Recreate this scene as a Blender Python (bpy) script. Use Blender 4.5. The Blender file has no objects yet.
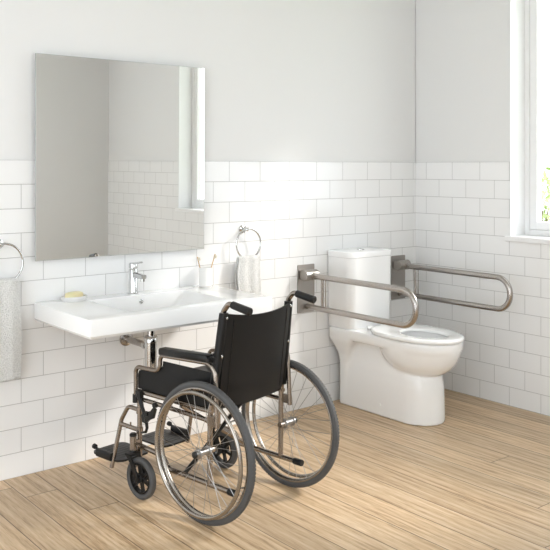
import bpy, bmesh, math, random
from mathutils import Vector, Matrix
PI = math.pi
S = bpy.context.scene
COL = S.collection

# ------------------------------------------------------------------ camera
FPX, YAW = 830.488, 0.6797
CAM = Vector((-4.2903, -3.7861, 1.45))
cam = bpy.data.cameras.new('camera'); camo = bpy.data.objects.new('camera', cam); COL.objects.link(camo)
cam.sensor_width = 36; cam.lens = FPX / 550 * 36; cam.shift_y = -(275 - 167.576) / 550
cam.clip_start = 0.05
camo.location = CAM; camo.rotation_euler = (PI / 2, 0, -YAW)
S.camera = camo

# ------------------------------------------------------------------ light
S.view_settings.view_transform = 'Standard'
S.view_settings.look = 'None'
S.view_settings.gamma = 1
S.view_settings.use_curve_mapping = False
S.view_settings.exposure = -0.56
w = bpy.data.worlds.new('sky'); S.world = w; w.use_nodes = True
bg = w.node_tree.nodes['Background']
bg.inputs[0].default_value = (0.90, 0.955, 1.0, 1); bg.inputs[1].default_value = 5.3
sl = bpy.data.lights.new('sun', 'SUN'); sl.energy = 4.5; sl.angle = math.radians(9); sl.color = (1, 0.95, 0.89)
so = bpy.data.objects.new('sun', sl); COL.objects.link(so)
so.location = (5, -4, 6)
so.rotation_euler = Vector((-1, 0.72, -0.85)).to_track_quat('-Z', 'Y').to_euler()

# ------------------------------------------------------------------ materials
def mat(name, color=(.8, .8, .8), rough=.5, metal=0, **kw):
    m = bpy.data.materials.new(name); m.use_nodes = True
    b = m.node_tree.nodes['Principled BSDF']
    b.inputs['Base Color'].default_value = (*color, 1)
    b.inputs['Roughness'].default_value = rough; b.inputs['Metallic'].default_value = metal
    for k, v in kw.items(): b.inputs[k.replace('_', ' ')].default_value = v
    return m
def nd(m, t, **kw):
    n = m.node_tree.nodes.new(t)
    for k, v in kw.items():
        if k.startswith('i_'): n.inputs[k[2:].replace('_', ' ')].default_value = v
        else: setattr(n, k, v)
    return n
def lk(m, a, b): m.node_tree.links.new(a, b)
def bsdf(m): return m.node_tree.nodes['Principled BSDF']
def noise_bump(m, scale, strength, dist=.001, detail=4, stretch=None):
    tc = nd(m, 'ShaderNodeTexCoord'); n = nd(m, 'ShaderNodeTexNoise', i_Scale=scale, i_Detail=detail)
    if stretch:
        mp = nd(m, 'ShaderNodeMapping'); mp.inputs['Scale'].default_value = stretch
        lk(m, tc.outputs['Object'], mp.inputs[0]); lk(m, mp.outputs[0], n.inputs['Vector'])
    else: lk(m, tc.outputs['Object'], n.inputs['Vector'])
    b = nd(m, 'ShaderNodeBump', i_Strength=strength, i_Distance=dist)
    lk(m, n.outputs[0], b.inputs['Height']); lk(m, b.outputs[0], bsdf(m).inputs['Normal'])
    return n
M = {}
M['plaster'] = mat('plaster', (.80, .80, .795), .85); noise_bump(M['plaster'], 60, .12)
M['paint'] = mat('white_paint', (.86, .86, .86), .45); noise_bump(M['paint'], 40, .03)
M['ceramic'] = mat('ceramic', (.92, .92, .915), .08, Coat_Weight=.4, Coat_Roughness=.04)
_c = noise_bump(M['ceramic'], 6, .01)
M['chrome'] = mat('chrome', (.62, .62, .615), .12, 1); noise_bump(M['chrome'], 30, .01)
M['steel'] = mat('brushed_steel', (.42, .39, .365), .25, 1); noise_bump(M['steel'], 90, .06, stretch=(1, .05, 1))
M['plate'] = mat('brushed_plate', (.38, .355, .33), .40, 1); noise_bump(M['plate'], 120, .06, stretch=(1, 1, .05))
M['frame'] = mat('bronze_frame', (.325, .285, .25), .27, 1); noise_bump(M['frame'], 60, .02)
M['rim'] = mat('rim_metal', (.38, .352, .32), .26, 1); noise_bump(M['rim'], 60, .02)
M['spoke'] = mat('spoke_metal', (.38, .37, .36), .36, 1); noise_bump(M['spoke'], 60, .01)
M['tyre'] = mat('grey_rubber', (.075, .075, .076), .6); noise_bump(M['tyre'], 220, .35)
M['vinyl'] = mat('black_vinyl', (.008, .008, .0085), .42, Specular_IOR_Level=.28); noise_bump(M['vinyl'], 350, .25)
M['pad'] = mat('black_padding', (.007, .007, .007), .34, Specular_IOR_Level=.35); noise_bump(M['pad'], 120, .1)
M['plastic'] = mat('black_plastic', (.009, .009, .009), .38, Specular_IOR_Level=.35); noise_bump(M['plastic'], 150, .1)
M['grip'] = mat('black_grip_rubber', (.008, .008, .008), .4, Specular_IOR_Level=.4); noise_bump(M['grip'], 150, .1)
M['towel'] = mat('towel_cotton', (.80, .80, .785), .95, Sheen_Weight=.3); _q = noise_bump(M['towel'], 170, 1.0, .010, 4)
_q2 = nd(M['towel'], 'ShaderNodeValToRGB'); _q2.color_ramp.elements[0].position = .34; _q2.color_ramp.elements[1].position = .62
_q2.color_ramp.elements[0].color = (.68, .68, .665, 1); _q2.color_ramp.elements[1].color = (.84, .84, .82, 1)
lk(M['towel'], _q.outputs[0], _q2.inputs[0]); lk(M['towel'], _q2.outputs[0], bsdf(M['towel']).inputs['Base Color'])
M['mirror'] = mat('mirror_silver', (.83, .835, .82), .0, 1); noise_bump(M['mirror'], 2, .0)
M['glassedge'] = mat('mirror_edge', (.50, .53, .51), .2); noise_bump(M['glassedge'], 10, .01)
M['soap'] = mat('soap', (.80, .72, .42), .45, Subsurface_Weight=.1); noise_bump(M['soap'], 30, .1)
M['bamboo'] = mat('bamboo', (.55, .36, .17), .5); noise_bump(M['bamboo'], 60, .1, stretch=(1, 1, .1))
M['bristle'] = mat('bristles', (.75, .68, .55), .8); noise_bump(M['bristle'], 300, .5)
M['matte_ceramic'] = mat('matte_ceramic', (.80, .79, .77), .45); noise_bump(M['matte_ceramic'], 60, .03)
M['water'] = mat('water', (.9, .95, .95), .02, Transmission_Weight=1.0, IOR=1.33); noise_bump(M['water'], 8, .02)
M['dark'] = mat('dark_gap', (.03, .03, .03), .6); noise_bump(M['dark'], 20, .05)
M['leaf'] = mat('leaf', (.30, .42, .13), .5, Transmission_Weight=0.0)
_n = nd(M['leaf'], 'ShaderNodeTexNoise', i_Scale=3.0); _tc = nd(M['leaf'], 'ShaderNodeTexCoord'); lk(M['leaf'], _tc.outputs['Object'], _n.inputs['Vector'])
_r = nd(M['leaf'], 'ShaderNodeValToRGB'); _r.color_ramp.elements[0].position = .35; _r.color_ramp.elements[1].position = .65
_r.color_ramp.elements[0].color = (.30, .42, .14, 1); _r.color_ramp.elements[1].color = (.62, .68, .38, 1)
lk(M['leaf'], _n.outputs[0], _r.inputs[0]); lk(M['leaf'], _r.outputs[0], bsdf(M['leaf']).inputs['Base Color'])
M['bark'] = mat('bark', (.16, .11, .07), .9); noise_bump(M['bark'], 30, .5)
M['soil'] = mat('lawn', (.25, .30, .12), .95); noise_bump(M['soil'], 12, .5)
# window glass: clear thin pane
M['glass'] = bpy.data.materials.new('window_glass'); M['glass'].use_nodes = True
_m = M['glass']; _b = bsdf(_m)
_m.node_tree.nodes.remove(_b)
_t = nd(_m, 'ShaderNodeBsdfTransparent'); _g = nd(_m, 'ShaderNodeBsdfGlossy'); _g.inputs['Roughness'].default_value = .02
_lw = nd(_m, 'ShaderNodeLayerWeight'); _p = nd(_m, 'ShaderNodeMath', operation='POWER'); _p.inputs[1].default_value = 5; lk(_m, _lw.outputs['Facing'], _p.inputs[0])
_f = nd(_m, 'ShaderNodeMath', operation='MULTIPLY_ADD'); _f.inputs[1].default_value = .6; _f.inputs[2].default_value = .03; lk(_m, _p.outputs[0], _f.inputs[0])
_x = nd(_m, 'ShaderNodeMixShader'); lk(_m, _f.outputs[0], _x.inputs[0]); lk(_m, _t.outputs[0], _x.inputs[1]); lk(_m, _g.outputs[0], _x.inputs[2])
lk(_m, _x.outputs[0], _m.node_tree.nodes['Material Output'].inputs[0])

TILE_H = 1.4857 / 13; TILE_TOP = 1.4857
def tile_mat(name, axis, sign, shift):
    m = mat(name, (.83, .83, .825), .14, Coat_Weight=.3, Coat_Roughness=.06)
    tc = nd(m, 'ShaderNodeTexCoord'); sp = nd(m, 'ShaderNodeSeparateXYZ'); lk(m, tc.outputs['Object'], sp.inputs[0])
    a = nd(m, 'ShaderNodeMath', operation='MULTIPLY_ADD'); a.inputs[1].default_value = sign; a.inputs[2].default_value = shift
    lk(m, sp.outputs[axis], a.inputs[0])
    cb = nd(m, 'ShaderNodeCombineXYZ'); lk(m, a.outputs[0], cb.inputs[0]); lk(m, sp.outputs[2], cb.inputs[1])
    br = nd(m, 'ShaderNodeTexBrick', offset=.5, offset_frequency=2)
    for k, v in (('Scale', 1), ('Mortar Size', .0016), ('Mortar Smooth', .35), ('Brick Width', .219), ('Row Height', TILE_H), ('Bias', 0)): br.inputs[k].default_value = v
    br.inputs['Color1'].default_value = (.87, .87, .866, 1); br.inputs['Color2'].default_value = (.89, .89, .886, 1); br.inputs['Mortar'].default_value = (.46, .455, .445, 1)
    lk(m, cb.outputs[0], br.inputs['Vector']); lk(m, br.outputs['Color'], bsdf(m).inputs['Base Color'])
    # wavy glaze and grooved joints
    nz = nd(m, 'ShaderNodeTexNoise', i_Scale=9, i_Detail=1); lk(m, tc.outputs['Object'], nz.inputs['Vector'])
    b1 = nd(m, 'ShaderNodeBump', i_Strength=.10, i_Distance=.01); lk(m, nz.outputs[0], b1.inputs['Height'])
    b2 = nd(m, 'ShaderNodeBump', i_Strength=.6, i_Distance=.002, invert=True); lk(m, br.outputs['Fac'], b2.inputs['Height']); lk(m, b1.outputs[0], b2.inputs['Normal'])
    lk(m, b2.outputs[0], bsdf(m).inputs['Normal'])
    r = nd(m, 'ShaderNodeMapRange'); r.inputs[3].default_value = .16; r.inputs[4].default_value = .8
    lk(m, br.outputs['Fac'], r.inputs[0]); lk(m, r.outputs[0], bsdf(m).inputs['Roughness'])
    return m
M['tile_left'] = tile_mat('wall_tiles_left', 0, 1, .1367)
M['tile_right'] = tile_mat('wall_tiles_right', 1, -1, .018)

def wood_mat():
    m = mat('oak_planks', (.6, .42, .25), .38)
    tc = nd(m, 'ShaderNodeTexCoord'); sp = nd(m, 'ShaderNodeSeparateXYZ'); lk(m, tc.outputs['Object'], sp.inputs[0])
    def math_(op, a, b=None, c=None):
        n = nd(m, 'ShaderNodeMath', operation=op)
        for i, v in enumerate((a, b, c)):
            if v is None: continue
            if isinstance(v, (int, float)): n.inputs[i].default_value = v
            else: lk(m, v, n.inputs[i])
        return n.outputs[0]
    W, L = .150, 3.4
    xs = math_('DIVIDE', math_('ADD', sp.outputs[0], 2.55), W)
    ix = math_('FLOOR', xs); fx = math_('SUBTRACT', xs, ix)
    wn = nd(m, 'ShaderNodeTexWhiteNoise', noise_dimensions='1D'); lk(m, ix, wn.inputs['W'])
    ys = math_('ADD', math_('DIVIDE', sp.outputs[1], L), wn.outputs['Value'])
    iy = math_('FLOOR', ys); fy = math_('SUBTRACT', ys, iy)
    cb = nd(m, 'ShaderNodeCombineXYZ'); lk(m, ix, cb.inputs[0]); lk(m, iy, cb.inputs[1])
    wn2 = nd(m, 'ShaderNodeTexWhiteNoise', noise_dimensions='2D'); lk(m, cb.outputs[0], wn2.inputs['Vector'])
    # grain coords: stretched along y, shifted per plank
    gv = nd(m, 'ShaderNodeCombineXYZ')
    lk(m, math_('MULTIPLY_ADD', sp.outputs[0], 1.0, math_('MULTIPLY', wn2.outputs['Value'], 37)), gv.inputs[0])
    lk(m, math_('MULTIPLY', sp.outputs[1], .06), gv.inputs[1]); lk(m, math_('MULTIPLY', wn2.outputs['Value'], 11), gv.inputs[2])
    n1 = nd(m, 'ShaderNodeTexNoise', i_Scale=44, i_Detail=8, i_Roughness=.68, i_Distortion=.6); lk(m, gv.outputs[0], n1.inputs['Vector'])
    n2 = nd(m, 'ShaderNodeTexNoise', i_Scale=230, i_Detail=5); lk(m, gv.outputs[0], n2.inputs['Vector'])
    gv3 = nd(m, 'ShaderNodeVectorMath', operation='MULTIPLY'); gv3.inputs[1].default_value = (1, 1.0, 1); lk(m, gv.outputs[0], gv3.inputs[0])
    wv = nd(m, 'ShaderNodeTexWave', bands_direction='X', i_Scale=8, i_Distortion=9, i_Detail=3); wv.inputs['Detail Scale'].default_value = 1.6; lk(m, gv3.outputs[0], wv.inputs['Vector'])
    g = math_('ADD', math_('ADD', math_('MULTIPLY', n1.outputs[0], .60), math_('MULTIPLY', n2.outputs[0], .34)), math_('MULTIPLY', wv.outputs['Fac'], .10))
    rp = nd(m, 'ShaderNodeValToRGB'); e = rp.color_ramp.elements
    e[0].position = .33; e[0].color = (.30, .18, .09, 1); e[1].position = .70; e[1].color = (.72, .56, .385, 1)
    e2 = e.new(.5); e2.color = (.56, .395, .235, 1)
    lk(m, g, rp.inputs[0])
    pr = nd(m, 'ShaderNodeMapRange'); pr.inputs[3].default_value = .86; pr.inputs[4].default_value = 1.12; lk(m, wn2.outputs['Value'], pr.inputs[0])
    vm = nd(m, 'ShaderNodeVectorMath', operation='SCALE'); lk(m, rp.outputs[0], vm.inputs[0]); lk(m, pr.outputs[0], vm.inputs['Scale'])
    # seams
    dx = math_('MULTIPLY', math_('MINIMUM', fx, math_('SUBTRACT', 1, fx)), W)
    dy = math_('MULTIPLY', math_('MINIMUM', fy, math_('SUBTRACT', 1, fy)), L)
    dm = math_('MINIMUM', dx, dy)
    sm = nd(m, 'ShaderNodeMapRange', interpolation_type='SMOOTHSTEP'); sm.inputs[1].default_value = .0010; sm.inputs[2].default_value = .0028; lk(m, dm, sm.inputs[0])
    mx = nd(m, 'ShaderNodeMix', data_type='RGBA'); lk(m, sm.outputs[0], mx.inputs['Factor'])
    mx.inputs['A'].default_value = (.14, .085, .045, 1); lk(m, vm.outputs[0], mx.inputs['B'])
    lk(m, mx.outputs['Result'], bsdf(m).inputs['Base Color'])
    h = math_('ADD', sm.outputs[0], math_('MULTIPLY', n2.outputs[0], .15))
    b = nd(m, 'ShaderNodeBump', i_Strength=.5, i_Distance=.0015); lk(m, h, b.inputs['Height']); lk(m, b.outputs[0], bsdf(m).inputs['Normal'])
    return m
M['wood'] = wood_mat()

# ------------------------------------------------------------------ mesh helpers
def V(*a): return Vector(a)
def obj(name, bm, m, parent=None, smooth=True, bevel=0, segs=2, sub=0, ang=40):
    me = bpy.data.meshes.new(name); bmesh.ops.recalc_face_normals(bm, faces=bm.faces[:]); bm.to_mesh(me); bm.free()
    for x in (m if isinstance(m, (list, tuple)) else [m]): me.materials.append(x)
    if smooth:
        me.shade_smooth()
        me.set_sharp_from_angle(angle=math.radians(ang))
    o = bpy.data.objects.new(name, me); COL.objects.link(o)
    if parent: o.parent = parent
    if bevel:
        b = o.modifiers.new('bevel', 'BEVEL'); b.width = bevel; b.segments = segs; b.limit_method = 'ANGLE'; b.angle_limit = math.radians(35); b.harden_normals = True
    if sub:
        s = o.modifiers.new('sub', 'SUBSURF'); s.levels = sub; s.render_levels = sub
    return o
def tag(o, label, cat, group=None):
    o['label'] = label; o['category'] = cat
    if group: o['group'] = group
    return o
def empty(name, label, cat, loc=(0, 0, 0), rz=0, group=None):
    o = bpy.data.objects.new(name, None); COL.objects.link(o); o.location = loc; o.rotation_euler = (0, 0, rz)
    o.empty_display_size = .05
    return tag(o, label, cat, group)
def struct(name, bm, m, **kw):
    o = obj(name, bm, m, smooth=False, **kw); o['kind'] = 'structure'; return o
def box(bm, a, b, mi=0):
    (x0, y0, z0), (x1, y1, z1) = a, b
    vs = [bm.verts.new(p) for p in ((x0, y0, z0), (x1, y0, z0), (x1, y1, z0), (x0, y1, z0), (x0, y0, z1), (x1, y0, z1), (x1, y1, z1), (x0, y1, z1))]
    for f in ((0, 3, 2, 1), (4, 5, 6, 7), (0, 1, 5, 4), (1, 2, 6, 5), (2, 3, 7, 6), (3, 0, 4, 7)):
        q = bm.faces.new([vs[i] for i in f]); q.material_index = mi
    return vs
def loft(bm, rings, cap=True, closed=True, mi=0):
    vr = [[bm.verts.new(p) for p in r] for r in rings]
    n = len(vr[0])
    for a, b in zip(vr[:-1], vr[1:]):
        for i in range(n if closed else n - 1):
            j = (i + 1) % n
            f = bm.faces.new((a[i], a[j], b[j], b[i])); f.material_index = mi
    if cap:
        bm.faces.new(vr[0][::-1]); bm.faces.new(vr[-1])
    return vr
def fillet(pts, r, n=7):
    pts = [Vector(p) for p in pts]; out = [pts[0]]
    rs = r if isinstance(r, (list, tuple)) else [r] * (len(pts) - 2)
    for i in range(1, len(pts) - 1):
        a, b, c = pts[i - 1], pts[i], pts[i + 1]; u = (a - b); v = (c - b); lu, lv = u.length, v.length; u.normalize(); v.normalize()
        th = u.angle(v)
        if th > PI - .02: out.append(b); continue
        d = min(rs[i - 1] / math.tan(th / 2), lu * .49, lv * .49); rr = d * math.tan(th / 2)
        ctr = b + (u + v).normalized() * (rr / math.sin(th / 2))
        p0 = b + u * d; p1 = b + v * d; e0 = p0 - ctr; e1 = p1 - ctr; ang = e0.angle(e1)
        for k in range(n + 1):
            t = k / n
            out.append(ctr + (e0 * math.sin((1 - t) * ang) + e1 * math.sin(t * ang)) / math.sin(ang))
    out.append(pts[-1]); return out
def tube(bm, pts, r, n=14, closed=False, mi=0, cap=True):
    pts = [Vector(p) for p in pts]; N = len(pts)
    rad = r if isinstance(r, (list, tuple)) else [r] * N
    T = []
    for i in range(N):
        if closed: t = pts[(i + 1) % N] - pts[i - 1]
        else: t = pts[min(i + 1, N - 1)] - pts[max(i - 1, 0)]
        T.append(t.normalized())
    up = Vector((0, 0, 1)) if abs(T[0].z) < .9 else Vector((1, 0, 0))
    nrm = T[0].cross(up).normalized(); rings = []
    for i in range(N):
        if i: 
            q = T[i - 1].rotation_difference(T[i]); nrm = (q @ nrm).normalized()
        bn = T[i].cross(nrm)
        rings.append([pts[i] + (nrm * math.cos(2 * PI * k / n) + bn * math.sin(2 * PI * k / n)) * rad[i] for k in range(n)])
    if closed:
        rings.append(rings[0]); vr = [[bm.verts.new(p) for p in rr_] for rr_ in rings[:-1]]; vr.append(vr[0])
        for a, b in zip(vr[:-1], vr[1:]):
            for i in range(n):
                j = (i + 1) % n; bm.faces.new((a[i], a[j], b[j], b[i])).material_index = mi
    else: loft(bm, rings, cap, True, mi)
def cyl(bm, a, b, r, n=20, r2=None):
    a = Vector(a); b = Vector(b); d = (b - a).normalized()
    up = Vector((0, 0, 1)) if abs(d.z) < .9 else Vector((1, 0, 0)); u = d.cross(up).normalized(); v = d.cross(u)
    r2 = r if r2 is None else r2
    loft(bm, [[p + (u * math.cos(2 * PI * k / n) + v * math.sin(2 * PI * k / n)) * rr for k in range(n)] for p, rr in ((a, r), (b, r2))])
def lathe(bm, prof, o=(0, 0, 0), ax='z', n=32, cap=True):
    """prof: list of (radius, height) ; closed at both ends when cap"""
    o = Vector(o); rings = []
    for r, h in prof:
        R = []
        for k in range(n):
            c, s = math.cos(2 * PI * k / n) * r, math.sin(2 * PI * k / n) * r
            R.append(o + (V(c, s, h) if ax == 'z' else V(c, h, s) if ax == 'y' else V(h, c, s)))
        rings.append(R)
    loft(bm, rings, cap)
def ringlathe(bm, prof, o, ax='x', n=72):
    """closed profile revolved (a torus of any section)"""
    o = Vector(o); vr = []
    for k in range(n):
        c, s = math.cos(2 * PI * k / n), math.sin(2 * PI * k / n)
        vr.append([bm.verts.new(o + (V(h, r * c, r * s) if ax == 'x' else V(r * c, h, r * s))) for r, h in prof])
    m = len(prof)
    for k in range(n):
        a, b = vr[k], vr[(k + 1) % n]
        for i in range(m):
            j = (i + 1) % m; bm.faces.new((a[i], a[j], b[j], b[i]))
def prism(bm, poly, axis, c0, c1):
    """poly in the two other axes (x,y order), extruded c0..c1 along axis"""
    def P(p, c): return V(c, p[0], p[1]) if axis == 'x' else V(p[0], c, p[1]) if axis == 'y' else V(p[0], p[1], c)
    loft(bm, [[P(p, c0) for p in poly], [P(p, c1) for p in poly]])
def rrect(x0, x1, y0, y1, r, n=6):
    rs = r if isinstance(r, (list, tuple)) else [r] * 4
    out = []
    for (cx, cy, a0), rr in zip(((x1, y1, 0), (x0, y1, 90), (x0, y0, 180), (x1, y0, 270)), rs):
        sx = -1 if cx == x1 else 1; sy = -1 if cy == y1 else 1
        for k in range(n + 1):
            a = math.radians(a0 + 90 * k / n); out.append((cx + sx * rr + rr * math.cos(a), cy + sy * rr + rr * math.sin(a)))
    return out
NB = bmesh.new

# ------------------------------------------------------------------ room shell
XL, YB, ZC = -5.3, -4.49, 2.95
bm = NB(); box(bm, (XL - .2, YB - .2, -.1), (.22, .2, 0)); struct('floor', bm, M['wood'])
bm = NB(); box(bm, (XL - .2, YB - .2, ZC), (.22, .2, ZC + .15)); struct('ceiling', bm, M['plaster'])
bm = NB(); box(bm, (XL, 0, 0), (0, .2, TILE_TOP), 1); box(bm, (XL, .006, TILE_TOP), (0, .2, ZC), 0); struct('wall_left', bm, [M['plaster'], M['tile_left']])
WY0, WY1, WZ0, WZ1 = -3.06, -.753, 1.033, 2.72
bm = NB()
def wr(y0, y1, z0, z1, tile): box(bm, (0 if tile else .006, y0, z0), (.22, y1, z1), 1 if tile else 0)
wr(YB, .2, 0, WZ0 - .03, True)
wr(YB, WY0, WZ0 - .03, TILE_TOP, True); wr(WY1, .2, WZ0 - .03, TILE_TOP, True)
wr(YB, WY0, TILE_TOP, ZC, False); wr(WY1, .2, TILE_TOP, ZC, False); wr(WY0, WY1, WZ1, ZC, False)
struct('wall_right', bm, [M['plaster'], M['tile_right']])
RX0, RX1 = -3.9, -1.7  # unseen opening added in the rear wall to brighten the room
bm = NB(); box(bm, (XL - .2, YB - .2, 0), (RX0, YB, ZC)); box(bm, (RX1, YB - .2, 0), (.22, YB, ZC)); box(bm, (RX0, YB - .2, 0), (RX1, YB, .95)); box(bm, (RX0, YB - .2, 2.6), (RX1, YB, ZC)); struct('wall_rear', bm, M['plaster'])
# wall beside the photographer, with a wide unseen opening added to let in fill light
bm = NB(); box(bm, (XL - .2, YB, 0), (XL, -4.1, ZC)); box(bm, (XL - .2, -.7, 0), (XL, .2, ZC)); box(bm, (XL - .2, -4.1, 2.45), (XL, -.7, ZC)); struct('wall_front', bm, M['plaster'])
# window reveal lining, sill, frame, glass
bm = NB()
for a, b in (((.0, WY1 - .004, WZ0), (.17, WY1 + .001, WZ1)), ((.0, WY0 - .001, WZ0), (.17, WY0 + .004, WZ1)), ((.0, WY0, WZ1 - .004), (.17, WY1, WZ1 + .001))): box(bm, a, b)
struct('trim_1', bm, M['paint'])
bm = NB(); box(bm, (-.022, WY0 - .025, WZ0 - .03), (.18, WY1 + .025, WZ0)); struct('trim_2', bm, M['paint'], bevel=.003)
def winframe(bm, x0, x1, y0, y1, z0, z1, w_):
    box(bm, (x0, y0, z0), (x1, y0 + w_, z1)); box(bm, (x0, y1 - w_, z0), (x1, y1, z1))
    box(bm, (x0, y0 + w_, z0), (x1, y1 - w_, z0 + w_)); box(bm, (x0, y0 + w_, z1 - w_), (x1, y1 - w_, z1))
bm = NB(); winframe(bm, .15, .22, WY0, WY1, WZ0, WZ1, .035)
wn = struct('window_1', bm, M['paint'], bevel=.003)
ym = (WY0 + WY1) / 2
for y0, y1 in ((WY0 + .035, ym + .01), (ym - .01, WY1 - .035)):
    bm = NB(); winframe(bm, .153, .205, y0 + .001, y1 - .001, WZ0 + .036, WZ1 - .036, .050); o = obj('window_sash', bm, M['paint'], wn, smooth=False, bevel=.004)
    bm = NB(); box(bm, (.180, y0 + .046, WZ0 + .080), (.184, y1 - .046, WZ1 - .080)); g = obj('window_pane', bm, M['glass'], o, smooth=False)

# ------------------------------------------------------------------ outside
bm = NB(); box(bm, (.22, -9, -.2), (12, 9, -.1)); struct('ground', bm, M['soil'])
def shrub(x, y, r, h, seed, label):
    R = random.Random(seed)
    t = empty('garden_shrub', label, 'shrub', (x, y, -.1), 0, 'shrubs outside the window')
    bm = NB()
    for k in range(5):
        a = R.random() * 6.28; tube(bm, [V(0, 0, 0), V(.1 * math.cos(a), .1 * math.sin(a), h * .4), V(r * .5 * math.cos(a), r * .5 * math.sin(a), h * .75)], [.03, .02, .008], 6)
    obj('stem', bm, M['bark'], t)
    bm = NB()
    for k in range(2600):
        while True:
            p = V(R.uniform(-1, 1), R.uniform(-1, 1), R.uniform(-1, 1))
            if .45 < p.length < 1: break
        f = 1 + .16 * math.sin(5 * p.x + seed) * math.cos(4 * p.y + 3 * p.z)
        c = V(p.x * r * f, p.y * r * f, h * .56 + p.z * h * .46 * f)
        d = V(R.gauss(0, 1), R.gauss(0, 1), R.gauss(0, 1)).normalized(); e = d.cross(V(R.gauss(0, 1), R.gauss(0, 1), R.gauss(0, 1))).normalized()
        s = R.uniform(.03, .055)
        vs = [bm.verts.new(c + q) for q in (-d * s, e * s * .45 + d * s * .1, d * s, -e * s * .45 + d * s * .1)]
        bm.faces.new(vs)
    obj('foliage', bm, M['leaf'], t, smooth=False)
shrub(3.2, 1.15, .75, 1.5, 3, 'light green leafy shrub seen through the lower right edge of the window')
shrub(4.6, -.9, .8, 1.42, 5, 'pale green shrub outside beyond the window')
shrub(3.4, -2.9, .8, 1.5, 7, 'green shrub outside the window further from the tiled corner')

# ------------------------------------------------------------------ mirror
bm = NB(); box(bm, (-2.708, -.030, 1.008), (-1.751, -.0255, 1.990))
t = tag(obj('wall_mirror', bm, M['glassedge'], smooth=False), 'large frameless rectangular mirror hung on the wall above the washbasin', 'mirror')
bm = NB(); box(bm, (-2.7065, -.0306, 1.0095), (-1.7525, -.0298, 1.9885)); ms_ = obj('mirror_surface', bm, M['mirror'], t, smooth=False)
bm = NB(); box(bm, (-2.66, -.0255, 1.06), (-1.80, 0, 1.94)); obj('backing_board', bm, M['glassedge'], t, smooth=False)
for o in (t, ms_):   # the mirror hangs leaning forward by a few millimetres
    for v in o.data.vertices: v.co.y -= (v.co.z - 1.008) * .0045

# ------------------------------------------------------------------ washbasin
BX0, BX1, BY, BT, BB = -2.706, -1.718, -.588, .810, .725
t = empty('washbasin', 'wide white rectangular ceramic washbasin mounted on the tiled wall', 'washbasin', (-2.196, 0, BB))
def lp(p): return [V(x + 2.196, y, z - BB) for x, y, z in p]
def rr3(x0, x1, y0, y1, r, z, n=5): return lp([(x, y, z) for x, y in rrect(x0, x1, y0, y1, r, n)])
bm = NB()
rings = [rr3(BX0 + .01, BX1 - .01, BY + .01, -.004, .008, BB), rr3(BX0, BX1, BY, -.001, .010, BB + .012),
         rr3(BX0, BX1, BY, -.001, .010, BT - .007), rr3(BX0 + .002, BX1 - .002, BY + .002, -.001, .010, BT - .002), rr3(BX0 + .006, BX1 - .006, BY + .006, -.003, .010, BT),
         rr3(-2.477, -1.929, -.508, -.108, .018, BT), rr3(-2.472, -1.934, -.503, -.112, .018, BT - .004),
         rr3(-2.462, -1.965, -.490, -.118, .03, BT - .05), rr3(-2.445, -2.00, -.470, -.125, .05, BT - .085), rr3(-2.36, -2.08, -.40, -.17, .05, BT - .100), rr3(-2.22, -2.17, -.27, -.23, .02, BT - .104)]
loft(bm, rings)
# underside bowl
loft(bm, [rr3(-2.625, -1.80, -.24, -.003, .02, BB + .003), rr3(-2.625, -1.80, -.24, -.003, .02, BB - .026), rr3(-2.61, -1.815, -.225, -.006, .02, BB - .034)])
loft(bm, [rr3(-2.50, -1.90, -.50, -.02, .04, BB + .003), rr3(-2.47, -1.93, -.47, -.02, .05, BB - .010), rr3(-2.40, -2.00, -.42, -.05, .06, BB - .014)])
obj('basin_body', bm, M['ceramic'], t, ang=28)
bm = NB(); lathe(bm, [(.0115, 0), (.0115, .004), (.009, .005), (.007, .002)], V(-2.19 + 2.196, -.122, .778 - BB), 'y', 24)
for v in bm.verts: v.co.y = -.118 * 2 - v.co.y - .004 + .002
o = obj('overflow_ring', bm, M['chrome'], t)
bm = NB(); lathe(bm, [(.030, 0), (.030, .003), (.022, .006), (.004, .007)], V(0, -.25, BT - .104 - BB)); obj('drain_plug', bm, M['chrome'], t)

# faucet
t = empty('faucet', 'chrome single-lever faucet standing on the back rim of the washbasin', 'faucet', (-2.203, -.060, BT))
bm = NB(); lathe(bm, [(.028, 0), (.028, .005), (.024, .008), (.023, .012), (.0225, .125), (.020, .129)]); obj('faucet_body', bm, M['chrome'], t)
bm = NB(); loft(bm, [[V(x, y, z) for x, z in rrect(-.0145, .0145, z0, z1, .010, 4)] for y, z0, z1 in ((-.010, .082, .112), (-.05, .084, .110), (-.108, .085, .107))]); obj('spout', bm, M['chrome'], t)
bm = NB(); lathe(bm, [(.011, 0), (.011, .014), (.008, .014)], V(0, -.095, .073)); obj('aerator', bm, M['chrome'], t)
bm = NB(); lathe(bm, [(.0225, .132), (.0225, .150), (.019, .158), (.004, .160)])
loft(bm, [[V(x, y, z + dz) for x, z in rrect(-w2, w2, .150, .159, .003, 3)] for y, w2, dz in ((.012, .012, -.002), (-.03, .011, .003), (-.080, .009, .012))]); obj('lever_handle', bm, M['chrome'], t)

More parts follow.
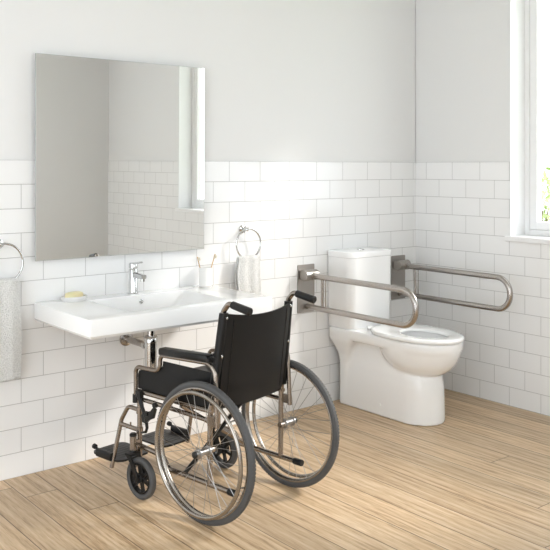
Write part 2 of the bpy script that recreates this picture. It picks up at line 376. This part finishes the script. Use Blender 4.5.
# drain trap
t = empty('bottle_trap', 'chrome bottle trap and waste pipe under the washbasin', 'drain pipe', (-2.212, 0, 0))
bm = NB(); lathe(bm, [(.0195, .60), (.0195, .675)], V(0, -.25, 0)); lathe(bm, [(.022, .670), (.022, .679)], V(0, -.25, 0)); obj('inlet_pipe', bm, M['chrome'], t)
bm = NB(); lathe(bm, [(.020, .425), (.030, .430), (.031, .440), (.031, .598), (.034, .600), (.034, .622), (.028, .630)], V(0, -.25, 0)); obj('trap_bottle', bm, M['chrome'], t)
bm = NB(); tube(bm, [V(0, -.25, .575), V(0, -.004, .575)], .0165, 20); obj('outlet_pipe', bm, M['steel'], t)
bm = NB(); cyl(bm, V(0, -.215, .575), V(0, -.19, .575), .022); obj('pipe_nut', bm, M['chrome'], t)
bm = NB(); lathe(bm, [(.037, -.002), (.036, -.008), (.024, -.014)], V(0, 0, .575), 'y'); obj('wall_flange', bm, M['steel'], t)

# soap dish + soap
t = empty('soap_dish', 'small white oval soap dish on the left end of the washbasin', 'soap dish', (-2.532, -.072, BT), .0)
def ell(a, b, z, n=40, p=2.4):
    return [V(a * math.copysign(abs(math.cos(k * 2 * PI / n)) ** (2 / p), math.cos(k * 2 * PI / n)), b * math.copysign(abs(math.sin(k * 2 * PI / n)) ** (2 / p), math.sin(k * 2 * PI / n)), z) for k in range(n)]
bm = NB(); loft(bm, [ell(.054, .037, 0), ell(.058, .041, .004), ell(.062, .045, .021), ell(.061, .044, .023), ell(.058, .041, .022), ell(.054, .037, .010), ell(.03, .02, .009)]); obj('dish', bm, M['matte_ceramic'], t)
bm = NB(); loft(bm, [ell(.035, .018, .0095, p=3), ell(.042, .026, .013, p=3), ell(.044, .028, .022, p=3), ell(.041, .026, .031, p=3), ell(.032, .017, .035, p=3)])
o = obj('soap_bar', bm, M['soap']); o.location = (-2.530, -.070, BT + .001); o.scale = (1.05, 1.05, 1.15); o.rotation_euler = (0, 0, .25); tag(o, 'pale yellow bar of soap lying in the white soap dish', 'soap')

# tumbler + brushes
TX, TY = -1.764, -.060
bm = NB(); lathe(bm, [(.031, 0), (.034, .003), (.0345, .099), (.0335, .101), (.032, .099), (.031, .008), (.02, .006)])
o = obj('toothbrush_tumbler', bm, M['matte_ceramic']); o.location = (TX, TY, BT); tag(o, 'white cylindrical tumbler holding toothbrushes near the right end of the washbasin', 'cup')
def brush(loc_b, loc_t, twist, label):
    b = Vector(loc_b); tt = Vector(loc_t); d = (tt - b); L = d.length
    bm = NB()
    prof = [(0, .0035, .003), (.02, .005, .0035), (L * .45, .0048, .0035), (L * .72, .0032, .0026), (L * .84, .0035, .0026), (L * .88, .006, .0026), (L * .98, .0058, .0026), (L, .003, .002)]
    loft(bm, [[V(a * math.cos(k * PI / 5), c * math.sin(k * PI / 5), z) for k in range(10)] for z, a, c in prof])
    o = obj('toothbrush', bm, M['bamboo']); o.location = b; o.rotation_euler = (d.to_track_quat('Z', 'Y') @ Matrix.Rotation(twist, 3, 'Z').to_quaternion()).to_euler()
    tag(o, label, 'toothbrush', 'toothbrushes in the tumbler')
    bm = NB()
    for z in [L * .875 + i * .0042 for i in range(int(L * .11 / .0042))]:
        for x in (-.0035, 0, .0035): cyl(bm, (x, .002, z), (x, .0125, z), .0016, 6)
    obj('bristles', bm, M['bristle'], o)
brush((TX + .002, TY + .018, BT + .012), (TX - .046, TY + .006, BT + .160), PI * -.5 + .4, 'wooden toothbrush leaning to the left in the white tumbler')
brush((TX - .004, TY - .018, BT + .012), (TX + .062, TY - .006, BT + .170), PI * .5 + .3, 'wooden toothbrush leaning to the right in the white tumbler')

# ------------------------------------------------------------------ towel rings and towels
def towel_ring(mx, cx, cz, R, label):
    t = empty('towel_ring', label, 'towel ring', (mx, 0, cz + R * .96), 0, 'chrome towel rings')
    bm = NB(); lathe(bm, [(.024, -.001), (.024, -.006), (.012, -.010), (.0095, -.012), (.0095, -.052), (.006, -.056)], (0, 0, 0), 'y', 24); obj('mount', bm, M['chrome'], t)
    bm = NB(); tube(bm, [V(cx - mx + R * math.cos(k * 2 * PI / 64), -.045, -R * .96 + R * math.sin(k * 2 * PI / 64)) for k in range(64)], .0052, 10, closed=True); obj('ring', bm, M['chrome'], t)
def towel(name, cx, zt, zb, wt, wb, seed, label, zb2=None, folds=3.0, amp=.010, back=-.045):
    """one sheet folded over the ring: back leaf up, over, front leaf down"""
    R = random.Random(seed); ph = [R.uniform(0, 6) for _ in range(5)]
    bm = NB(); nu, nl = 56, 46; zb2 = zb2 or zb + .03
    path = []   # (y, z, s) front leaf from bottom to top, over the ring, down the back leaf
    for i in range(nl + 1): path.append((back - .012, zb + (zt - .012 - zb) * i / nl, i / nl))
    for i in range(1, 8):
        a = PI * i / 8; path.append((back - .012 * math.cos(a), zt - .012 + .012 * math.sin(a), 1))
    for i in range(nl + 1): path.append((back + .012, zt - .012 + (zb2 - zt + .012) * i / nl, 1 - i / nl))
    rings = []
    for y, z, s in path:
        h = (z - zb) / (zt - zb); g = max(0, min(1, (h - .45) / .55)); g = g * g
        row = []
        for k in range(nu + 1):
            u = k / nu - .5
            wdt = wb + (wt - wb) * g
            fold = math.sin(u * 2 * PI * folds + ph[0] + .5 * math.sin(h * 2 + ph[1])) * (amp * (.35 + .9 * h)) + .4 * amp * math.sin(u * 15 + ph[2] + h)
            edge = -.004 * math.cos(u * PI) 
            x = cx + u * wdt + .003 * math.sin(h * 7 + ph[3])
            yy = y + (fold * .55 if y < back else -abs(fold) * .1) + edge * (1 if y < back else 0) - (.006 * (1 - h) if y < back else 0)
            if y < back and (.075 < h < .085 or .125 < h < .135): yy += .003
            yy = min(yy, -.012)
            zz = z - .010 * g * math.cos(u * 2 * PI) * (1 if z > zt - .1 else 0) * 0
            row.append(V(x, yy, zz + (.012 * abs(u) * 0)))
        rings.append(row)
    loft(bm, rings, cap=False, closed=False)
    o = obj(name, bm, M['towel'], ang=80); s = o.modifiers.new('thick', 'SOLIDIFY'); s.thickness = .007; s.offset = 0
    return tag(o, label, 'towel')
towel_ring(-1.470, -1.459, 1.020, .085, 'chrome towel ring on the wall between the mirror and the toilet')
towel('hand_towel', -1.464, .950, .728, .140, .158, 4, 'white hand towel hanging from the ring right of the washbasin', .75, 2.2, .006)
towel_ring(-2.876, -2.866, 1.010, .091, 'chrome towel ring on the wall left of the mirror')
towel('bath_towel', -2.870, .938, .475, .150, .160, 9, 'light terry towel hanging at the left edge below the ring', .52, 1.4, .007)

# ------------------------------------------------------------------ toilet
TCX = -.630
t = empty('toilet', 'white floor-standing ceramic toilet with tank between the two grab bars', 'toilet', (TCX, 0, 0))
def sect(hw, yb, yf, z, rb=.03, n=40, pw=2.0):
    """plan section: straight sides, half-round front, rounded back corners"""
    out = []
    for k in range(n + 1):
        a = -PI * k / n           # front arc from +x to -x
        cy = yf + hw_f(hw, yb, yf)
        out.append(V(hw * math.copysign(abs(math.cos(a)) ** (2 / pw), math.cos(a)), cy - hw_f(hw, yb, yf) * abs(math.sin(a)) ** (2 / pw), z))
    for k in range(7):
        a = PI - PI / 2 * k / 6; out.append(V(-hw + rb + rb * math.cos(a), yb - rb + rb * math.sin(a), z))
    for k in range(7):
        a = PI / 2 - PI / 2 * k / 6; out.append(V(hw - rb + rb * math.cos(a), yb - rb + rb * math.sin(a), z))
    return out
def hw_f(hw, yb, yf): return min(hw * 1.15, (yb - yf) * .5)
bm = NB()
P = [(0, .140, -.050, -.735), (.04, .137, -.050, -.735), (.20, .131, -.050, -.730), (.26, .126, -.050, -.72), (.31, .118, -.05, -.66), (.37, .112, -.05, -.60), (.43, .112, -.05, -.5)]
loft(bm, [sect(hw, yb, yf, z, .02) for z, hw, yb, yf in P])
# rear column flaring up into the shelf
cols = [(0, .140, -.050, -.115), (.26, .137, -.050, -.13), (.31, .146, -.044, -.145), (.36, .166, -.028, -.17), (.405, .190, -.012, -.21), (.420, .194, -.008, -.22)]
loft(bm, [[V(x, y, z) for x, y in rrect(-hw, hw, yf, yb, .02)] for z, hw, yb, yf in cols])
# shelf / rim deck
def deck(z, g=0):
    out = []; hw = .196 - g
    for k in range(41):
        a = -PI * k / 40; out.append(V(hw * math.copysign(abs(math.cos(a)) ** (2 / 2.15), math.cos(a)), -.60 - (.248 - g) * abs(math.sin(a)) ** (2 / 2.15), z))
    for k in range(7):
        a = PI - PI / 2 * k / 6; out.append(V(-hw + .03 + .03 * math.cos(a), -.038 + .03 * math.sin(a), z))
    for k in range(7):
        a = PI / 2 - PI / 2 * k / 6; out.append(V(hw - .03 + .03 * math.cos(a), -.038 + .03 * math.sin(a), z))
    return out
loft(bm, [deck(.412, .014), deck(.420, .006), deck(.430, .001), deck(.470), deck(.477, .004)])
# bowl
bowl = []
for k_ in range(12):
    h_ = math.radians(8 + 82 * k_ / 11); bowl.append((.466 - .210 * math.cos(h_), .1985 * math.sin(h_) ** .75, .270 * math.sin(h_) ** .72, -.580))
loft(bm, [[V(a * math.cos(k * 2 * PI / 48), cy - b * math.sin(k * 2 * PI / 48), z) for k in range(48)] for z, a, b, cy in bowl])
body = obj('bowl_body', bm, M['ceramic'], t, ang=180)
rm = body.modifiers.new('rm', 'REMESH'); rm.mode = 'VOXEL'; rm.voxel_size = .0055; rm.use_smooth_shade = True
sm = body.modifiers.new('sm', 'SMOOTH'); sm.factor = .5; sm.iterations = 24
# bowl cavity cut afterwards
bm = NB()
loft(bm, [[V(a * math.cos(k * 2 * PI / 48), cy - b * math.sin(k * 2 * PI / 48), z) for k in range(48)] for z, a, b, cy in ((.28, .05, .07, -.56), (.34, .09, .12, -.58), (.41, .120, .165, -.60), (.49, .125, .175, -.605))])
cut = obj('cutter_tmp', bm, M['ceramic'])
bpy.context.view_layer.update()
dg = bpy.context.evaluated_depsgraph_get()
bo = body.modifiers.new('cut', 'BOOLEAN'); bo.object = cut; bo.operation = 'DIFFERENCE'; bo.solver = 'EXACT'
cut.location = t.location; bpy.context.view_layer.update()
dg = bpy.context.evaluated_depsgraph_get()
me = bpy.data.meshes.new_from_object(body.evaluated_get(dg)); body.modifiers.clear(); body.data = me
me.shade_smooth(); me.set_sharp_from_angle(angle=math.radians(50))
bpy.data.objects.remove(cut)
bm = NB(); loft(bm, [[V(.085 * math.cos(k * PI / 16), -.575 - .115 * math.sin(k * PI / 16), z) for k in range(32)] for z in (.332, .335)]); obj('bowl_water', bm, M['water'], t)
# seat ring
def seat_out(g, z): return [V((.203 - g) * math.copysign(abs(math.cos(a)) ** (2 / 2.15), math.cos(a)), (-.575 + (.284 - g) * math.sin(a)) if math.sin(a) < 0 else (-.575 + (.302 - g) * abs(math.sin(a)) ** (2 / 2.9)), z) for a in [k * 2 * PI / 72 for k in range(72)]]
def seat_in(g, z): return [V((.108 + g) * math.cos(a), -.615 + (.150 + g) * math.sin(a), z) for a in [k * 2 * PI / 72 for k in range(72)]]
bm = NB(); rs = [seat_out(.004, .4795), seat_out(0, .483), seat_out(0, .493), seat_out(.004, .499), seat_out(.016, .5015), seat_in(.014, .499), seat_in(.003, .495), seat_in(0, .489), seat_in(0, .484), seat_in(.004, .4795)]
vr = [[bm.verts.new(p) for p in r] for r in rs]; vr.append(vr[0])
for a, b in zip(vr[:-1], vr[1:]):
    for i in range(72):
        j = (i + 1) % 72; bm.faces.new((a[i], a[j], b[j], b[i]))
st = obj('toilet_seat', bm, M['ceramic'], t, ang=60)
for x in (-.08, .08):
    bm = NB(); cyl(bm, (x - .02, -.263, .488), (x + .02, -.263, .488), .010); obj('seat_hinge', bm, M['ceramic'], st)
# tank
bm = NB()
def tk(hw, yf, z, r=.05, yb=-.006): return [V(x, y, z) for x, y in rrect(-hw, hw, yf, yb, [.006, .006, r, r], 8)]
loft(bm, [tk(.180, -.205, .477), tk(.182, -.207, .482), tk(.186, -.210, .70), tk(.187, -.211, .903)])
o = obj('tank', bm, M['ceramic'], t, ang=30)
bm = NB(); loft(bm, [tk(.186, -.210, .903), tk(.1895, -.2145, .906), tk(.1895, -.2145, .930), tk(.187, -.212, .937), tk(.178, -.203, .941)]); obj('tank_lid', bm, M['ceramic'], t, ang=30)
bm = NB(); lathe(bm, [(.026, .940), (.026, .944), (.023, .9455), (.022, .944)], V(.0, -.105, 0)); obj('flush_button', bm, M['chrome'], t)
bm = NB(); cyl(bm, (-.130, -.40, .065), (-.142, -.40, .065), .008); obj('bolt_cap', bm, M['ceramic'], t)

# ------------------------------------------------------------------ grab bars
def grab_bar(cx, px, label, L=.905):
    t = empty('folding_grab_bar', label, 'grab bar', (cx, 0, .72), 0, 'fold-down grab bars beside the toilet')
    bm = NB(); prism(bm, rrect(px - cx - .067, px - cx + .067, -.144, .146, .006), 'y', -.006, -.0005); obj('wall_plate', bm, M['plate'], t, bevel=.0015)
    zt, zb = .082, -.106
    bm = NB(); box(bm, (-.030, -.045, zt - .026), (-.018, -.006, zt + .032)); box(bm, (.018, -.045, zt - .026), (.030, -.006, zt + .032)); cyl(bm, (-.056, -.046, zt + .004), (.046, -.046, zt + .004), .032, 28); box(bm, (-.052, -.046, zt - .024), (.040, -.006, zt + .030))
    cyl(bm, (0, -.045, zt + .004), (0, -.085, zt), .0205, 24)
    obj('hinge_bracket', bm, M['plate'], t, bevel=.003)
    bm = NB(); tube(bm, fillet([V(0, -.065, zt), V(0, -L + .0, zt), V(0, -L, zb), V(0, -.012, zb)], [.093, .093], 14), .0168, 20)
    obj('bar', bm, M['steel'], t)
    bm = NB(); tube(bm, [V(0, -.150, zt), V(0, -.150, zb)], .009, 16); tube(bm, [V(0, -.176, zt), V(0, -.176, zb)], .0035, 10); obj('upright', bm, M['steel'], t)
grab_bar(-.992, -.993, 'brushed steel fold-down grab bar on the side of the toilet nearest the wheelchair', .875)
grab_bar(-.178, -.180, 'brushed steel fold-down grab bar nearest the window wall, right of the toilet', .88)

# ------------------------------------------------------------------ wheelchair
wc = empty('wheelchair', 'black wheelchair with grey tyres and bronze-toned frame parked facing the washbasin', 'wheelchair', (-2.126, -.922, 0), .166)
RW = .288
def wheel_mesh():
    r = RW - .026
    rim = NB(); ringlathe(rim, [(r + .004, -.010), (r + .004, .010), (r - .004, .0115), (r - .012, .006), (r - .014, 0), (r - .012, -.006), (r - .004, -.0115)], (0, 0, 0), 'x', 96)
    ty = NB(); pr = [(RW - .0155 + .0155 * math.cos(a), .0142 * math.sin(a)) for a in [k * 2 * PI / 14 for k in range(14)]]
    ringlathe(ty, pr, (0, 0, 0), 'x', 120)
    for k in range(120):   # tread blocks
        for s_ in (-1, 1):
            a = (k + .25 * s_) * 2 * PI / 120; rr = RW - .0022; c, s = math.cos(a), math.sin(a); x0 = s_ * .0066
            vs = []
            for dr in (-.001, .0022):
                for dx, da in ((-.004, -.004), (.004, -.004), (.004, .004), (-.004, .004)):
                    ca, sa = math.cos(a + da / rr * 1.3), math.sin(a + da / rr * 1.3)
                    q = rr + dr - (.0022 if abs(x0 + dx) > .006 else 0); vs.append(ty.verts.new((x0 + dx, q * ca, q * sa)))
            for f in ((4, 5, 6, 7), (0, 1, 5, 4), (1, 2, 6, 5), (2, 3, 7, 6), (3, 0, 4, 7)): ty.faces.new([vs[i] for i in f])
    return rim, ty
def rear_wheel(s):
    x = s * .2665
    rim, ty = wheel_mesh()
    w_ = obj('rear_wheel', rim, M['rim'], wc); w_.location = (x, 0, RW)
    obj('tyre', ty, M['tyre'], w_, ang=50)
    hub = NB(); lathe(hub, [(.010, -.040), (.013, -.036), (.013, -.030), (.021, -.028), (.021, -.025), (.014, -.022), (.013, 0), (.014, .022), (.021, .025), (.021, .028), (.015, .030), (.015, .038), (.010, .042)], (0, 0, 0), 'x', 28)
    obj('hub', hub, M['spoke'], w_)
    cp = NB(); lathe(cp, [(.0135, s * .042), (.0135, s * .050), (.008, s * .054)], (0, 0, 0), 'x', 24); obj('axle_cap', cp, M['plastic'], w_)
    hr = NB(); xo = s * .036; RH = .248
    tube(hr, [V(xo, RH * math.cos(k * PI / 48), RH * math.sin(k * PI / 48)) for k in range(96)], .0085, 12, closed=True)
    h_ = obj('hand_rim', hr, M['rim'], w_)
    for k in range(6):
        a = (k + .3) * PI / 3; tb = NB(); tube(tb, [V(s * .009, .256 * math.cos(a), .256 * math.sin(a)), V(xo, RH * math.cos(a), RH * math.sin(a))], .0035, 8); obj('rim_standoff', tb, M['rim'], w_)
    N = 28
    proto = []
    for k in range(N):
        side = 1 if k % 2 else -1; cr = 1 if (k // 2) % 2 else -1
        a = k * 2 * PI / N; b = a + cr * .95
        sp = NB(); tube(sp, [V(side * .0265, .0185 * math.cos(b), .0185 * math.sin(b)), V(side * .002, .249 * math.cos(a), .249 * math.sin(a))], .0011, 5)
        obj('spoke', sp, M['spoke'], w_)
rear_wheel(-1); rear_wheel(1)
# axles
FR = .0115
for s in (-1, 1):
    x = s * .222; xp = s * .203; ye = -.118 if s < 0 else -.088
    bm = NB(); cyl(bm, (s * .208, 0, RW), (s * .240, 0, RW), .013); obj('axle_block', bm, M['frame'], wc)
    # base frame: front post, lower rail, seat rails, rear post
    bm = NB(); tube(bm, [V(x, .458, .150), V(x, .458, .447)], FR); obj('front_post', bm, M['frame'], wc)
    bm = NB(); tube(bm, fillet([V(x, .458, .205), V(x, .300, .192), V(x, .262, .146), V(x, ye, .142)], [.03, .03], 6), FR); o = obj('lower_rail', bm, M['frame'], wc)
    bm = NB(); lathe(bm, [(.013, ye - .032), (.0145, ye - .029), (.0145, ye + .012), (.013, ye + .015)], V(x, 0, .142), 'y', 20); obj('tip_cap', bm, M['plastic'], o)
    bm = NB(); tube(bm, [V(x, .470, .446), V(x, -.01, .446)], .0105); obj('seat_rail', bm, M['frame'], wc)
    bm = NB(); tube(bm, [V(x, .458, .414), V(x, -.005, .405)], .0095); obj('side_rail', bm, M['frame'], wc)
    # rear post running up into the backrest and push handle
    bm = NB(); tube(bm, fillet([V(x, .006, .142), V(x, .004, .43), V(xp, -.055, .862), V(xp, -.085, .897), V(xp, -.205, .876)], [.3, .03, .03], 8), FR); o = obj('back_post', bm, M['frame'], wc)
    bm = NB(); g0, g1 = V(xp, -.103, .8938), V(xp, -.207, .8752); d = (g1 - g0)
    tube(bm, [g0, g0 + d * .03, g0 + d * .12, g0 + d * .9, g0 + d * .97, g1], [.012, .0155, .016, .0165, .0165, .013], 20); obj('hand_grip', bm, M['grip'], o)
    # armrest
    xa = s * .228
    bm = NB(); tube(bm, fillet([V(xa, .478, .400), V(xa, .478, .556), V(xa, .312, .560), V(xa, .312, .632), V(xa, -.030, .646), V(xa, -.043, .385)], [.028, .034, .028, .055], 8), .0098)
    o = obj('armrest_tube', bm, M['frame'], wc)
    bm = NB(); loft(bm, [[V(xa + a, y, z + b) for a, b in rrect(-.024 * q, .024 * q, -.015 * q, .016 * q, .009 * q, 4)] for y, z, q in ((.300, .652, .8), (.294, .652, 1), (.16, .658, 1), (.006, .665, 1), (.000, .665, .8))]); obj('arm_pad', bm, M['pad'], o)
    bm = NB(); cyl(bm, (xa, .478, .395), (xa, .478, .432), .0145); obj('socket', bm, M['plastic'], o)
    bm = NB(); box(bm, (xa - .007, -.046, .39), (xa + .007, .010, .43)); obj('socket_bracket', bm, M['frame'], o, bevel=.002)
    # skirt guard
    bm = NB(); poly = [(-.010, .458), (.465, .458), (.470, .462), (.470, .522), (.462, .540), (.440, .547), (.345, .550), (.322, .560), (.303, .585), (.300, .606), (-.010, .606)]
    prism(bm, poly, 'x', s * .2165, s * .2225); obj('side_panel', bm, M['vinyl'], wc, bevel=.002)
    # caster unit
    xb = s * .262
    bm = NB(); cyl(bm, (xb, .454, .188), (xb, .454, .258), .0155); box(bm, (min(x, xb), .448, .21), (max(x, xb), .460, .236)); o = obj('caster_barrel', bm, M['frame'], wc)
    bm = NB(); lathe(bm, [(.0165, .257), (.0165, .265), (.012, .270)], V(xb, .454, 0)); obj('barrel_cap', bm, M['plastic'], o)
    xc = -.275 if s < 0 else .232
    bm = NB()
    for q in (-1, 1):
        xs = xc + q * .025
        loft(bm, [[V(xs + a, y + c, z) for a, c in ((-.0035, -h), (.0035, -h), (.0035, h), (-.0035, h))] for y, z, h in ((.382, .078, .012), (.384, .095, .014), (.405, .14, .013), (.436, .178, .016), (.440, .190, .020))])
    box(bm, (xc - .0285, .420, .180), (xc + .0285, .462, .190)); cyl(bm, (xc * .4 + xb * .6, .454, .182), (xb, .454, .192), .016)
    cyl(bm, (xc - .031, .382, .090), (xc + .031, .382, .090), .006, 14)
    obj('caster_fork', bm, M['plastic'], wc, bevel=.0015)
    bm = NB(); ringlathe(bm, [(.066, -.011), (.066, .011), (.060, .012), (.058, 0), (.060, -.012)], (0, 0, 0), 'x', 48)
    lathe(bm, [(.014, -.017), (.018, -.014), (.018, .014), (.014, .017)], (0, 0, 0), 'x', 20)
    for k in range(6):
        a = k * PI / 3 + .3; c, s2 = math.cos(a), math.sin(a); e = V(0, -s2, c)
        loft(bm, [[V(xx, c * rr, s2 * rr) + e * hh for xx, hh in ((-.006, -h), (.006, -h), (.006, h), (-.006, h))] for rr, h in ((.014, .0085), (.035, .006), (.061, .0085))])
    cw = obj('caster_wheel', bm, M['plastic'], wc); cw.location = (xc, .382, .090)
    bm = NB(); ringlathe(bm, [(.078 + .0125 * math.copysign(abs(math.cos(a)) ** .8, math.cos(a)), .0145 * math.copysign(abs(math.sin(a)) ** .7, math.sin(a))) for a in [k * 2 * PI / 18 for k in range(18)]], (0, 0, 0), 'x', 64); obj('tyre', bm, M['tyre'], cw)
    # brake
    xk = s * .236
    bm = NB()
    box(bm, (xk - .010, .425, .425), (xk + .010, .460, .455))
    tube(bm, [V(xk, .448, .440), V(xk, .425, .385), V(xk, .398, .345)], [.012, .009, .008], 8)
    prism(bm, [(.425, .352), (.400, .372), (.372, .368), (.345, .398), (.330, .392), (.345, .350), (.372, .338), (.395, .318), (.418, .322)], 'x', xk - .007, xk + .007)
    tube(bm, fillet([V(xk, .395, .335), V(xk, .385, .295), V(xk, .400, .272), V(xk, .428, .270)], [.015, .012], 4), [.008] * 12, 8) if False else tube(bm, [V(xk, .398, .340), V(xk, .390, .300), V(xk, .398, .280), V(xk, .430, .270)], [.009, .007, .007, .004], 8)
    cyl(bm, (xk - .004, .340, .408), (xk + .012, .340, .408), .012, 12); cyl(bm, (xk - .012, .385, .362), (xk + .012, .385, .362), .010, 12)
    obj('brake_lever', bm, M['plastic'], wc, bevel=.001)
    # footrest hanger
    xf = -.266 if s < 0 else .200; xm = -.232 if s < 0 else .212; gp = -.268 if s < 0 else .190
    bm = NB(); tube(bm, fillet([V(x, .458, .362), V(s * .225, .535, .366), V(xm, .575, .300), V(xf, .604, .082)], [.032, .05], 8), .0098)
    tube(bm, [V(xm * .8 + xf * .2, .578, .282), V(x, .458, .272)], .0098)
    for z in (.362, .272): cyl(bm, (x, .458, z - .014), (x, .458, z + .014), .0155)
    cyl(bm, (s * .232, .510, .277), (s * .232, .510, .300), .004, 10)
    o = obj('footrest_hanger', bm, M['frame'], wc)
    e0, e1 = sorted((gp - s * .004, gp - s * .190))
    bm = NB(); prism(bm, rrect(e0, e1, .550, .765, .035, 6), 'z', .112, .121)
    for k in range(7): box(bm, (e0 + .025, .585 + k * .025, .121), (e1 - .025, .590 + k * .025, .1222))
    fp = obj('footplate', bm, M['plastic'], o, bevel=.002)
    bm = NB(); prism(bm, [(gp + a, .130 + b) for a, b in rrect(-.014, .014, -.018, .018, .010)], 'y', .598, .705); obj('plate_sleeve', bm, M['plastic'], o, bevel=.002)
    bm = NB(); cyl(bm, (gp, .700, .142), (gp, .722, .148), .006, 14); cyl(bm, (gp, .720, .150), (gp, .737, .152), .0115, 18); obj('plate_knob', bm, M['plastic'], o, bevel=.002)

# cross braces
bm = NB(); tube(bm, [V(-.215, .165, .150), V(.215, .165, .432)], .0095); obj('cross_brace', bm, M['plastic'], wc)
bm = NB(); tube(bm, [V(.215, .190, .150), V(-.215, .190, .432)], .0095); obj('cross_brace', bm, M['frame'], wc)
# seat
bm = NB(); rings = []
nx = 14
for j in range(11):
    v = -.005 + .46 * j / 10; top = []
    for i in range(nx + 1):
        u = -.212 + .424 * i / nx; q = 1 - (u / .212) ** 2; top.append(V(u, v, .466 - .012 * q))
    bot = [V(p.x, p.y, p.z - .016) for p in reversed(top)]
    rings.append(top + bot)
loft(bm, rings); obj('seat', bm, M['vinyl'], wc, ang=60)
bm = NB(); loft(bm, [[V(x, y, z) for x, y in rrect(-.200 + g, .200 - g, .02 + g, .445 - g, .03)] for z, g in ((.458, .01), (.464, 0), (.492, 0), (.500, .012), (.502, .03))]); obj('seat_cushion', bm, M['vinyl'], wc, ang=60)
# backrest
def vpost(z): return .002 - (z - .44) * .1365 if z > .43 else .002
bm = NB(); NU, NZ = 32, 24
def back_pt(u, j, off):
    a = abs(u) / .200; q = 1 - a ** 2.2
    zt = .853 - .020 * (1 - a ** 2); zb = .470 - .010 * (1 - a * a)
    z = zb + (zt - zb) * j / NZ
    bulge = .034 * q * (1 - .25 * j / NZ)
    return V(u, vpost(z) - .016 - bulge - off, z)
rings = []
for i in range(NU + 1):
    u = -.200 + .400 * i / NU
    seam = .0025 if abs(abs(u) - .165) < .004 else 0
    f = [back_pt(u, j, .004 + seam * 0) for j in range(NZ + 1)]; b = [back_pt(u, j, -.004) for j in range(NZ, -1, -1)]
    rings.append(f + b)
loft(bm, rings); br = obj('backrest', bm, M['vinyl'], wc, ang=70)
for s in (-1, 1):
    bm = NB(); rg = []
    for j in range(NZ + 1):
        z = .475 + (.855 - .475) * j / NZ; v = vpost(z)
        rg.append([V(s * (.203 + .019 * (.862 - z) / .43) + a, v + b, z) for a, b in rrect(-.0165, .0165, -.021, .0165, .014, 4)])
    loft(bm, rg); sl_ = obj('post_sleeve', bm, M['vinyl'], br, ang=50)
    for z in (.835, .675):
        b2 = NB(); lathe(b2, [(.0055, 0), (.0055, -.002), (.003, -.0035)], V(s * (.200 + .019 * (.862 - z) / .43), vpost(z) - .0205, z), 'y', 14); obj('rivet', b2, M['chrome'], sl_)
    bm = NB(); tube(bm, [V(s * .166, back_pt(s * .166, j, .0045).y, back_pt(.166, j, 0).z) for j in range(1, NZ)], .0014, 6); obj('seam', bm, M['pad'], br)
    bm = NB(); box(bm, (s * .214 - .017, vpost(.66) - .010, .650), (s * .214 + .017, vpost(.66) + .030, .672)); cyl(bm, (s * .232, vpost(.66) + .018, .661), (s * .252, vpost(.66) + .018, .661), .010, 16); obj('arm_lock', bm, M['plastic'], wc, bevel=.002)
